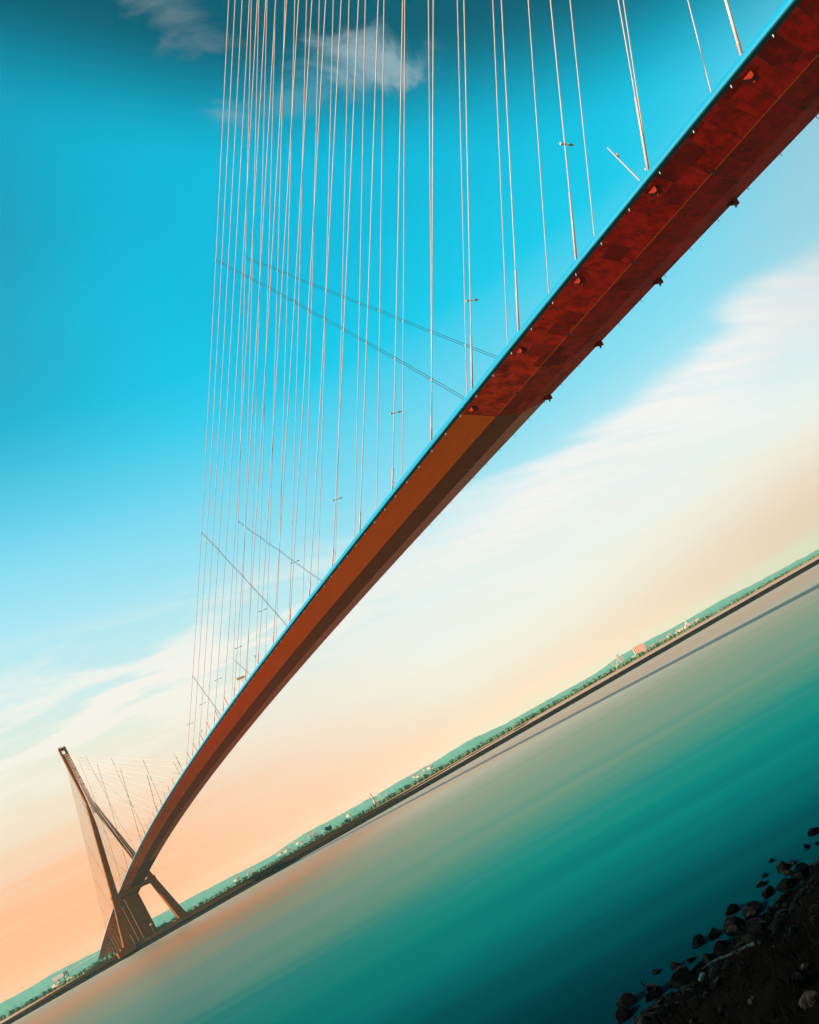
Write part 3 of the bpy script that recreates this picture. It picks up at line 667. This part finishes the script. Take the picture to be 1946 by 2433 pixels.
# hills
HP = [(-40, .62), (-25, .7), (-12, .74), (-6, .78), (-1.36, .803), (.05, .769), (1.07, .847), (2.91, .762), (3.69, .724), (6.8, .831), (8.92, .792), (10.48, .744), (14.38, .561), (16.98, .8), (19.81, .71), (22.27, .743), (22.6, .60), (22.87, .682), (24.51, .743), (27.37, .709), (30.41, .845), (33.65, .563), (37.93, .546), (41.56, .48), (44.05, .734), (46.39, .735), (48.64, .615), (50.28, .588), (53.23, .613), (56.63, .419), (61.54, .297), (70, .25), (85, .25), (110, .3)]
def hel(a):
    for (a0, e0), (a1, e1) in zip(HP, HP[1:]):
        if a0 <= a <= a1: return e0+(e1-e0)*(a-a0)/(a1-a0)
    return .3
M['hill'] = mat('hill_woods', (.050, .185, .170), 1.0, spec=0, var=(.075, .22, .20), vscale=.004, vamt=.2)  # teal base carries part of the distance haze
def hills(name, R0, R1, f, hm, label, seed):
    q = MB(); vs_ = []; fs = []; A0, A1, da = -38, 105, .14; n = int((A1-A0)/da); K = 6
    for i in range(n+1):
        a = A0+da*i; e = hel(a)*hm
        H_ = CAM.z+R1*tan(rad(e))+ (noise.noise(Vector((a*6, seed, 0)))*3.0+noise.noise(Vector((a*1.3, seed+5, 0)))*5)*f
        for k_ in range(K+1):
            tt = k_/K; R = R0+(R1-R0)*tt
            prof = 3*tt*tt-2*tt**3
            z = 1.0+(H_-1)*prof*(1+.10*noise.noise(Vector((a*.9, tt*3, seed)))*(1-tt))
            vs_.append(azp(a, R, z))
        vs_.append(azp(a, R1+900, H_-6))
    K2 = K+2
    for i in range(n):
        for k_ in range(K+1): fs.append((i*K2+k_, i*K2+K2+k_, i*K2+K2+k_+1, i*K2+k_+1))
    o = q.add(vs_, fs).build(name, M['hill'], smooth=False)
    return tag(o, label, None, None, 'structure')
hills('hills', 4300, 6200, 1.0, 1.0, 'hazy wooded hills along the horizon', 1)
hills('low_hills', 3300, 4200, .7, .42, 'low wooded slope in front of the hills', 7)

# tree belt behind the straw strip: a far-off wood
M['leaf'] = mat('far_foliage', (.06, .14, .10), 1.0, spec=0, var=(.09, .17, .11), vscale=.05, vamt=.15)
q = MB(); rg = random.Random(5)
def blob(q, c, r, rg, sq=.9):
    n = 7; vs_ = []; fs = []
    for i in range(5):
        th = pi*i/4
        for k_ in range(n):
            rr = r*rg.uniform(.72, 1.2)
            vs_.append((c[0]+rr*sin(th)*cos(2*pi*k_/n+i), c[1]+rr*sin(th)*sin(2*pi*k_/n+i), c[2]+rr*sq*cos(th)))
    for i in range(4):
        for k_ in range(n): fs.append((i*n+k_, (i+1)*n+k_, (i+1)*n+(k_+1) % n, i*n+(k_+1) % n))
    q.add(vs_, fs)
for i in range(2600):
    s = rg.uniform(-1150, 1500); dens = .5+.5*noise.noise(Vector((s*.006, 2, 0)))
    if rg.random() > .35+dens: continue
    u = DU+rg.uniform(262, 420); r = rg.uniform(1.8, 3.7)*(.75+.5*dens)
    if s > 60: r *= max(.28, 1-(s-60)/420)
    blob(q, us(u, s, 1.5+r*.7), r, rg)
tag(q.build('tree_belt', M['leaf']), 'far-off belt of green trees between the dry grass and the hills', 'woodland', None, 'stuff')
# a few trees one can tell apart beside the pylon
M['bark'] = mat('bark', (.06, .045, .03), .9)
def tree(p, h, label, seed):
    t_ = thing('tree', label, 'tree'); rg = random.Random(seed)
    MB().tube([p, p+Vector((0, 0, h*.55))], h*.05, 6, h*.025).build('trunk', M['bark'], t_)
    q = MB()
    for i in range(26):
        a = rg.uniform(0, 2*pi); rr = h*.34*sqrt(rg.random()); z = p.z+h*(.38+.5*rg.random())
        blob(q, (p.x+rr*cos(a), p.y+rr*sin(a), z), h*rg.uniform(.09, .17), rg)
    q.build('crown', M['leaf'], t_)
tree(us(760, -335, 1.2), 8.5, 'dark bushy tree just right of the pylon\'s right foot', 1)
tree(us(765, -352, 1.2), 6.5, 'low dark tree close beside the pylon\'s right foot', 2)
tree(us(770, -318, 1.2), 5.5, 'smallest dark tree, third to the right of the pylon foot', 3)

# ------------------------------------------------------------------ far things
M['silo'] = mat('silo_concrete', (.85, .34, .24), .8, var=(.75, .27, .19), vscale=.05)
M['plant'] = mat('plant_concrete', (.40, .32, .34), .8)
M['whitewall'] = mat('white_wall', (.62, .50, .43), .8)
M['roof'] = mat('roof_tile', (.45, .16, .09), .8)
M['red'] = mat('red_paint', (.70, .06, .04), .6)
def box_at(q, c, ax, w_, d_, h0, h1):   # box with its front along direction ax
    ay = Vector((-ax.y, ax.x, 0)); c = Vector((c[0], c[1], 0))
    v = [c+ax*i*w_/2+ay*j*d_/2 for i, j in ((-1, -1), (1, -1), (1, 1), (-1, 1))]
    vs_ = [(p.x, p.y, h0) for p in v]+[(p.x, p.y, h1) for p in v]
    return q.add(vs_, [(0, 3, 2, 1), (4, 5, 6, 7), (0, 1, 5, 4), (1, 2, 6, 5), (2, 3, 7, 6), (3, 0, 4, 7)])
s_ = thing('silo_block', 'large pink grain silo block with round cells at the foot of the hills', 'silo')
c0 = Vector((2425, 2470, 0))
for i in range(7):
    p = c0+RD*(i-3)*9.0
    MB().tube([(p.x, p.y, 0), (p.x, p.y, 46+(4 if i in (2, 3) else 0))], 4.9, 12).build('silo_cell', M['silo'], s_, smooth=False)
q = MB(); box_at(q, c0+RD*-2, RD, 48, 10, 46.2, 53); q.build('roof_gallery', M['silo'], s_)
q = MB(); p = c0-RD*42; box_at(q, p, RD, 22, 14, 0, 17); q.build('side_shed', M['whitewall'], s_)
s_ = thing('cement_plant', 'grey and pink industrial tower with slanting conveyors left of the silo block', 'industrial plant')
c0 = Vector((2345, 2560, 0))
q = MB(); box_at(q, c0+RD*10, RD, 14, 14, 0, 62); q.build('tower', M['plant'], s_)
q = MB(); box_at(q, c0+RD*22, RD, 7, 10, 0, 48); q.build('annex', M['silo'], s_)
for i, (a, h) in enumerate(((-34, 44), (-28, 50), (-22, 40))):
    p = c0+RD*a; MB().tube([(p.x, p.y, 0), (p.x, p.y, h)], 1.3, 6).build('stack', M['plant'], s_)
pa = c0-RD*20; pb = c0+RD*6
MB().tube([(pa.x, pa.y, 6), (pb.x, pb.y, 50)], 2.2, 6).build('conveyor', M['silo'], s_)
q = MB(); box_at(q, c0-RD*12, RD, 26, 12, 0, 15); q.build('shed', M['whitewall'], s_)
s_ = thing('silo_tower', 'slim white silo tower standing alone on the right, below the hills', 'silo')
c0 = Vector((3000, 2615, 0))
for a, h in ((-5, 34), (2, 58), (8, 30)):
    p = c0+RD*a; MB().tube([(p.x, p.y, 0), (p.x, p.y, h)], 3.4, 10).build('silo_cell', M['whitewall'], s_)
s_ = thing('striped_chimney', 'red and white banded chimney in front of the hills', 'chimney')
for i in range(6):
    MB().tube([(1117, 2980, 10*i), (1117, 2980, 10*i+10)], 5.5-i*.55, 10, 5.0-i*.55).build('band', M['red' if i % 2 else 'whitewall'], s_)
s_ = thing('marker_post', 'thin dark marker post standing on the far dike', 'marker post')
MB().tube([(100.6, 692, -3.5), (100.7, 692, 3.0)], .38, 8).build('post', M['dark'], s_)
MB().box(100.1, 101.2, 691.4, 692.6, 3.0, 3.8).build('cap', M['dark'], s_)
s_ = thing('harbour_beacon', 'dark squat beacon pole between the legs of the far pylon', 'beacon')
MB().tube([(.8, 880, 1.5), (1.0, 880, 10.5)], .9, 8, .7).build('pole', M['dark'], s_)
MB().ball((1, 880, 11), 1.2, 8).build('lantern', M['lamp'], s_)
# quay gantry with conveyors at the far left
s_ = thing('quay_gantry', 'brown framed quay gantry with pale chute on the far left bank', 'gantry')
c0 = Vector((-46, 2008, 0)); sc = 1.15
q = MB()
for a in (-11, 11):
    for d in (-6, 6):
        p = c0+RD*a+HD*d; q.tube([(p.x, p.y, 0), (p.x, p.y, 19)], .8, 5)
q.build('frame', M['bank_dark'], s_)
q = MB(); box_at(q, c0, RD, 26, 14, 16, 24); q.build('cab', M['plant'], s_)
pa = c0-RD*38; pb = c0-RD*6
MB().tube([(pa.x, pa.y, 1), (pb.x, pb.y, 16)], 1.6, 6).build('chute', M['whitewall'], s_)
MB().tube([(pa.x-6, pa.y, 1), (pb.x, pb.y, 10)], 1.2, 6).build('chute', M['whitewall'], s_)
pa = c0+RD*14; pb = c0+RD*120
MB().tube([(pa.x, pa.y, 20), (pb.x, pb.y, 22)], .9, 5).build('conveyor', M['plant'], s_)
# sand heaps by the gantry
M['heap'] = mat('gravel_heap', (.62, .26, .10), .95)
for i, (a, h, w_) in enumerate(((40, 7, 26), (75, 8, 30), (112, 7, 28), (150, 6, 26))):
    p = c0+RD*a-HD*60; q = MB(); n = 12
    q.add([(p.x+w_*cos(2*pi*k_/n), p.y+w_*sin(2*pi*k_/n), 0.5) for k_ in range(n)]+[(p.x+w_*.2*cos(2*pi*k_/n), p.y+w_*.2*sin(2*pi*k_/n), h) for k_ in range(n)],
          [(k_, (k_+1) % n, n+(k_+1) % n, n+k_) for k_ in range(n)]+[tuple(n+k_ for k_ in range(n))])
    tag(q.build('gravel_heap', M['heap']), 'orange gravel heap on the far quay, %s to the right of the gantry' % ORD[i], 'gravel heap', 'gravel heaps on the far quay')
# houses below the hills
hm = []
def house_proto():
    b_ = MB().box(-6, 6, -5, 5, 0, 6.5); r_ = MB().add([(-6.4, -5.4, 6.4), (6.4, -5.4, 6.4), (6.4, 5.4, 6.4), (-6.4, 5.4, 6.4), (-6.4, 0, 10), (6.4, 0, 10)], [(0, 1, 5, 4), (3, 4, 5, 2), (0, 4, 3), (1, 2, 5), (0, 3, 2, 1)])
    return b_.build('wall', M['whitewall']), r_.build('roof', M['roof'])
rg = random.Random(21); hb, hr = house_proto(); first = True
spots = []
for a0, a1, n, R, zlo, zhi in ((11.5, 14.5, 9, 4050, 8, 26), (15, 18.5, 14, 4100, 8, 30), (20, 24, 12, 4150, 6, 24), (25.5, 28.2, 16, 4150, 10, 40), (46.5, 51.5, 16, 3500, 3, 10), (33, 40, 6, 3600, 3, 8)):
    for i in range(n): spots.append((rg.uniform(a0, a1), R+rg.uniform(-60, 60), rg.uniform(zlo, zhi), rg.uniform(.8, 1.7)))
for a, R, z, sc in spots:
    root = thing('house', 'tiny white house with red roof scattered below the wooded hills', 'house', 'tiny white houses below the hills')
    root.location = azp(a, R, z); root.rotation_euler = (0, 0, rg.uniform(-.7, .7)-rad(a)); root.scale = (sc, sc, sc)
    if first: b_, r_ = hb, hr; first = False
    else:
        b_ = hb.copy(); r_ = hr.copy(); COL.objects.link(b_); COL.objects.link(r_)
    b_.parent = root; r_.parent = root

# ------------------------------------------------------------------ near shore
SH = [(-60, 6), (-20, 9), (-12, 11), (-7, 13.5), (-5.4, 16.5), (-4.9, 18.6), (-4.3, 19.6), (-2.5, 20.2), (-1.2, 20.6), (-.5, 21.4), (1.2, 22.0), (2.3, 22.6), (3.2, 23.4), (4.5, 24.6), (8, 28.5), (20, 36), (60, 60), (150, 90)]
def shore(s):
    for (s0, u0_), (s1, u1) in zip(SH, SH[1:]):
        if s0 <= s <= s1: return u0_+(u1-u0_)*(s-s0)/(s1-s0)
    return SH[0][1] if s < SH[0][0] else SH[-1][1]
def bank_z(u, s):
    d = shore(s)-u     # distance inland of the waterline
    if d < 0: return WZ+d*.55
    z = WZ+min(d, 17)*.25+max(0, 6-u)*.42*(d > 8)
    k_ = min(1, d/1.5)
    z += k_*(.42*noise.noise(Vector((u*.55, s*.55, 1)))+.20*noise.noise(Vector((u*1.7, s*1.7, 4)))+.08*noise.noise(Vector((u*5, s*5, 7))))
    return min(z, 1.2)
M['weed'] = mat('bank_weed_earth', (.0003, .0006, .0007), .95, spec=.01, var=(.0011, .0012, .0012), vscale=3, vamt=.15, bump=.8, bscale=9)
q = MB(); vs_ = []; fs = []
s_list = [-9+.16*i for i in range(0, 170)]; s_list = [-60, -40, -25, -16, -12]+s_list+[19, 22, 27, 35, 50, 90, 150]
u_n = 110
for s in s_list:
    sh = shore(s)
    for k_ in range(u_n+1):
        u = sh+2.5-(k_/u_n)**1.15*(sh+2.5+12)
        vs_.append(us(u, s, bank_z(u, s)))
for i in range(len(s_list)-1):
    for k_ in range(u_n): fs.append((i*(u_n+1)+k_, i*(u_n+1)+k_+1, (i+1)*(u_n+1)+k_+1, (i+1)*(u_n+1)+k_))
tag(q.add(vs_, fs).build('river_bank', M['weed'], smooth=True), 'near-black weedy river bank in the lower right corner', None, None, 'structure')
# weeds: ground cover
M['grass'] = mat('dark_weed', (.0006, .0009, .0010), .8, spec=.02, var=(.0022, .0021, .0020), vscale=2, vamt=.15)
q = MB(); rg = random.Random(33)
for i in range(9000):
    s = rg.uniform(-5.2, 11); u = shore(s)-rg.uniform(.2, 13)**1.0
    nn = noise.noise(Vector((u*.5, s*.5, 9)))
    if nn < -.12: continue
    p = us(u, s, bank_z(u, s)-.03); h = rg.uniform(.10, .32)*(1+.6*nn); a = rg.uniform(0, 2*pi); w_ = rg.uniform(.006, .02)
    dx = Vector((cos(a)*w_, sin(a)*w_, 0)); ln = Vector((rg.uniform(-.5, .5), rg.uniform(-.5, .5), 0))*h
    q.add([p-dx, p+dx, p+ln*.4+Vector((0, 0, h*.6))+dx*.6, p+ln+Vector((0, 0, h)), p+ln*.4+Vector((0, 0, h*.6))-dx*.6], [(0, 1, 2, 3, 4)])
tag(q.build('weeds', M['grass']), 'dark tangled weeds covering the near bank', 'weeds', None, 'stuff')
# rocks
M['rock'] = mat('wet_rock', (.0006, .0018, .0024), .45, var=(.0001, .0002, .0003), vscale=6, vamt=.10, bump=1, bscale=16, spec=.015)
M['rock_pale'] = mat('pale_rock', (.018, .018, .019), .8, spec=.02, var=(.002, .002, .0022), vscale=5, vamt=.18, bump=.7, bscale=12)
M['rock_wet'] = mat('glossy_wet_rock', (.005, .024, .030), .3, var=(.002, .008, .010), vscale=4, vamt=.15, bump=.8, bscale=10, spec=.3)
def make_rock(p, rx, ry, rz, seed, mt, label, group):
    rg = random.Random(seed); bpy_me = bpy.data.meshes.new('rock')
    import bmesh
    bm = bmesh.new(); bmesh.ops.create_icosphere(bm, subdivisions=4, radius=1)
    o_ = Vector((seed*3.1, seed*1.7, seed*.3)); cuts = [(Vector((rg.uniform(-1, 1), rg.uniform(-1, 1), rg.uniform(-.6, 1))).normalized(), rg.uniform(.55, .85)) for _ in range(9)]
    for v in bm.verts:
        d = v.co.normalized(); r_ = 1+.22*noise.noise(d*1.6+o_)+.09*noise.noise(d*4+o_)
        c_ = d*r_
        for nrm, h in cuts:
            e = c_.dot(nrm)-h
            if e > 0: c_ = c_-nrm*e*.85
        c_ = c_*(1+.035*noise.noise(d*11+o_)+.02*noise.noise(d*24+o_))
        v.co = Vector((c_.x*rx, c_.y*ry, c_.z*rz))
    bm.to_mesh(bpy_me); bm.free(); bpy_me.materials.append(mt)
    o = bpy.data.objects.new('rock', bpy_me); COL.objects.link(o); o.location = p; o.rotation_euler = (rg.uniform(-.2, .2), rg.uniform(-.2, .2), rg.uniform(0, 6.28))
    tag(o, label, 'rock', group); return o
#ROCKS
ROCKS= [(-78.88, 37.27, -5.4, 0.25, 'd'), (-79.94, 36.96, -5.4, 0.14, 'd'), (-79.81, 36.61, -5.4, 0.11, 'd'), (-80.49, 38.19, -5.4, 0.11, 'd'), (-81.27, 37.16, -5.4, 0.23, 'd'), (-80.95, 37.0, -5.4, 0.14, 'd'), (-81.61, 36.74, -5.4, 0.14, 'd'), (-81.48, 37.85, -5.4, 0.11, 'd'), (-82.06, 37.61, -5.4, 0.18, 'd'), (-82.72, 36.88, -5.4, 0.25, 'd'), (-82.5, 36.33, -5.4, 0.29, 'd'), (-81.95, 36.01, -5.4, 0.35, 'd'), (-83.52, 37.86, -5.4, 0.24, 'd'), (-83.71, 36.9, -5.4, 0.36, 'd'), (-84.05, 35.89, -5.25, 0.16, 'd'), (-84.6, 36.89, -5.4, 0.39, 'd'), (-86.15, 34.86, -4.73, 0.21, 'w'), (-86.69, 34.8, -4.69, 0.22, 'w'), (-86.69, 33.97, -4.53, 0.15, 'w'), (-84.8, 37.66, -5.4, 0.21, 'd'), (-85.13, 38.13, -5.4, 0.24, 'd'), (-85.51, 36.87, -5.4, 0.32, 'd'), (-86.01, 37.06, -5.4, 0.24, 'd'), (-85.93, 37.82, -5.4, 0.18, 'f'), (-86.23, 38.24, -5.4, 0.18, 'd'), (-86.37, 37.18, -5.4, 0.23, 'f'), (-86.44, 38.94, -5.4, 0.13, 'd'), (-86.95, 37.41, -5.4, 0.39, 'd'), (-87.46, 38.11, -5.4, 0.34, 'd'), (-87.82, 38.91, -5.4, 0.28, 'd'), (-88.37, 38.53, -5.4, 0.27, 'd'), (-88.21, 35.72, -4.84, 0.11, 'g'), (-90.29, 31.09, -3.45, 0.12, 'p'), (-90.77, 29.26, -3.07, 0.18, 'p'), (-87.0, 36.39, -5.24, 0.13, 'g'), (-86.04, 33.9, -4.6, 0.19, 'd'), (-84.43, 34.53, -4.99, 0.19, 'd'), (-86.57, 36.27, -5.31, 0.18, 'd'), (-88.9, 34.53, -4.59, 0.22, 'd'), (-88.97, 35.8, -4.77, 0.23, 'd'), (-89.71, 32.79, -4.15, 0.16, 'd'), (-89.59, 30.18, -3.31, 0.12, 'p')]
LOG = [[-86.65, 36.62, -5.32], [-86.87, 34.02, -4.59]]
STICK = [[-86.87, 39.12, -5.4], [-87.33, 38.49, -5.41]]
KD = {'d': M['rock'], 'w': M['rock'], 'f': M['rock'], 'g': M['rock_wet'], 'p': M['rock_pale']}
RL = ['rounded black boulder in the water at the far right of the shore', 'low black rock in the water left of the rightmost boulder', 'half sunken rock at the right frame edge under the rightmost boulder', 'faint nearly drowned stone farthest out in the water',
 'knobbly dark rock standing out in the water on the right, beside a smaller square one', 'small square dark rock touching the knobbly one on the right', 'flat dark stone between the knobbly rock and the right mound', 'tiny drowned stone beyond the flat floating one',
 'flat black rock lying alone in the water right of centre', 'large smooth grey boulder at the water\'s edge right of centre', 'weed-covered dark boulder behind the smooth grey one', 'tall black weedy mound on the right shoreline',
 'black boulder jutting from the shore near the middle, furthest into the water', 'broad black boulder behind the jutting middle one', 'small rounded stone right of the broad black boulder', 'biggest rough boulder at the middle of the shore',
 'greyish upright stone just right of the biggest rough boulder', 'greyish stone resting against the driftwood log', 'small greyish stone above the driftwood log end', 'dark stone at the waterline left of the biggest boulder',
 'square black rock standing alone in the water left of the boulders', 'rough dark boulder between the lone square rock and the log', 'rounded dark boulder left of the driftwood log', 'flat wet stone awash near the square black rock',
 'low dark stone awash, left of the flat wet one', 'long flat stone lying at the waterline below the awash stones', 'small pointed black rock alone in the water at the left of the shore', 'large black weedy hump left of the log',
 'broad black hump beside the thin stick', 'black boulder with a pale wet top at the left end of the shore', 'bottom-most black boulder at the left end of the shore', 'small glossy bluish stone in the hollow under the log',
 'pale lit stone alone in the dark weeds at lower right', 'large pale rock in the bottom right corner', 'glossy wet stone at the lower end of the driftwood log', 'dark stone in the weeds right of the log',
 'dark stone half sunk in weeds below the right mound', 'dark stone wedged just left of the log', 'dark lump in the weeds at the bottom, left of centre of the bank', 'dark lump at the bottom edge near the left end of the bank', 'dark lump at the bottom edge of the bank below the log', 'small pale stone between the two pale rocks']
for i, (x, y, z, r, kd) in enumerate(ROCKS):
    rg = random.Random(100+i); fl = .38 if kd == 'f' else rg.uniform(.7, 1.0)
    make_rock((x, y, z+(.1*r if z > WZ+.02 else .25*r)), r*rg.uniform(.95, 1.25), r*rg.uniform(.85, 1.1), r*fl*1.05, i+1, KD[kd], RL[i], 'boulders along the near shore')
# small rubble filling the waterline
rg = random.Random(77); base_r = []
for i in range(6):
    base_r.append(make_rock((0, 0, -40), .12, .10, .085, 200+i, M['rock'], 'small dark stone half buried in the weedy waterline', 'small dark stones along the waterline'))
k = 0
for i in range(290):
    s = rg.uniform(-5, 9); d = rg.uniform(-.3, 3.0) if i < 210 else rg.uniform(2.5, 10); u = shore(s)-d; sc = rg.uniform(.5, 2.3)*(1.15 if i < 210 else .8)
    o = base_r[i] if i < 6 else base_r[i % 6].copy()
    if i >= 6: COL.objects.link(o)
    p = us(u, s, max(bank_z(u, s), WZ-.05)+.01); o.location = p; o.scale = (sc*rg.uniform(.8, 1.3), sc, sc); o.rotation_euler = (rg.uniform(-.4, .4), rg.uniform(-.4, .4), rg.uniform(0, 6.28))
# driftwood log and stick
M['drift'] = mat('driftwood', (.010, .022, .026), .45, spec=.03, var=(.0004, .001, .0012), vscale=6, vstretch=(1, 1, 1), vamt=.12, bump=.6, bscale=18)
pa, pb = Vector(LOG[0])+Vector((0, 0, .12)), Vector(LOG[1])+Vector((0, 0, .20))
q = MB(); pp = []; n = 14
for i in range(n+1):
    t_ = i/n; p = pa.lerp(pb, t_)+Vector((.05*sin(t_*9), .04*cos(t_*7), .05*sin(t_*5))); pp.append(p)
q.tube(pp, .015, 8, .055)
tag(q.build('driftwood_log', M['drift'], smooth=True), 'long pale wet driftwood log slanting across the dark bank', 'log')
pa, pb = Vector(STICK[1])-Vector((0, 0, .2)), Vector(STICK[0])
pb = pa+Vector((-.05, .02, 1.0))*.62
tag(MB().tube([pa, pb], .022, 6, .016).build('stick', M['rock']), 'thin dark stick poking up from the bank over the water', 'stick')

# ------------------------------------------------------------------ haze
HZ = True
if HZ:
    hm_ = bpy.data.materials.new('haze'); hm_.use_nodes = True; t = hm_.node_tree; t.nodes.clear()
    pv = N(t, 'ShaderNodeVolumePrincipled'); pv.inputs['Color'].default_value = (.46, .90, .88, 1); pv.inputs['Density'].default_value = 5.5e-5; pv.inputs['Anisotropy'].default_value = 0.0
    ou = N(t, 'ShaderNodeOutputMaterial'); t.links.new(pv.outputs[0], ou.inputs['Volume'])
    hb_ = MB().box(-9500, 9500, -9500, 9500, -9, 209).build('haze', hm_); tag(hb_, 'thin pale haze over the estuary', None, None, 'stuff')
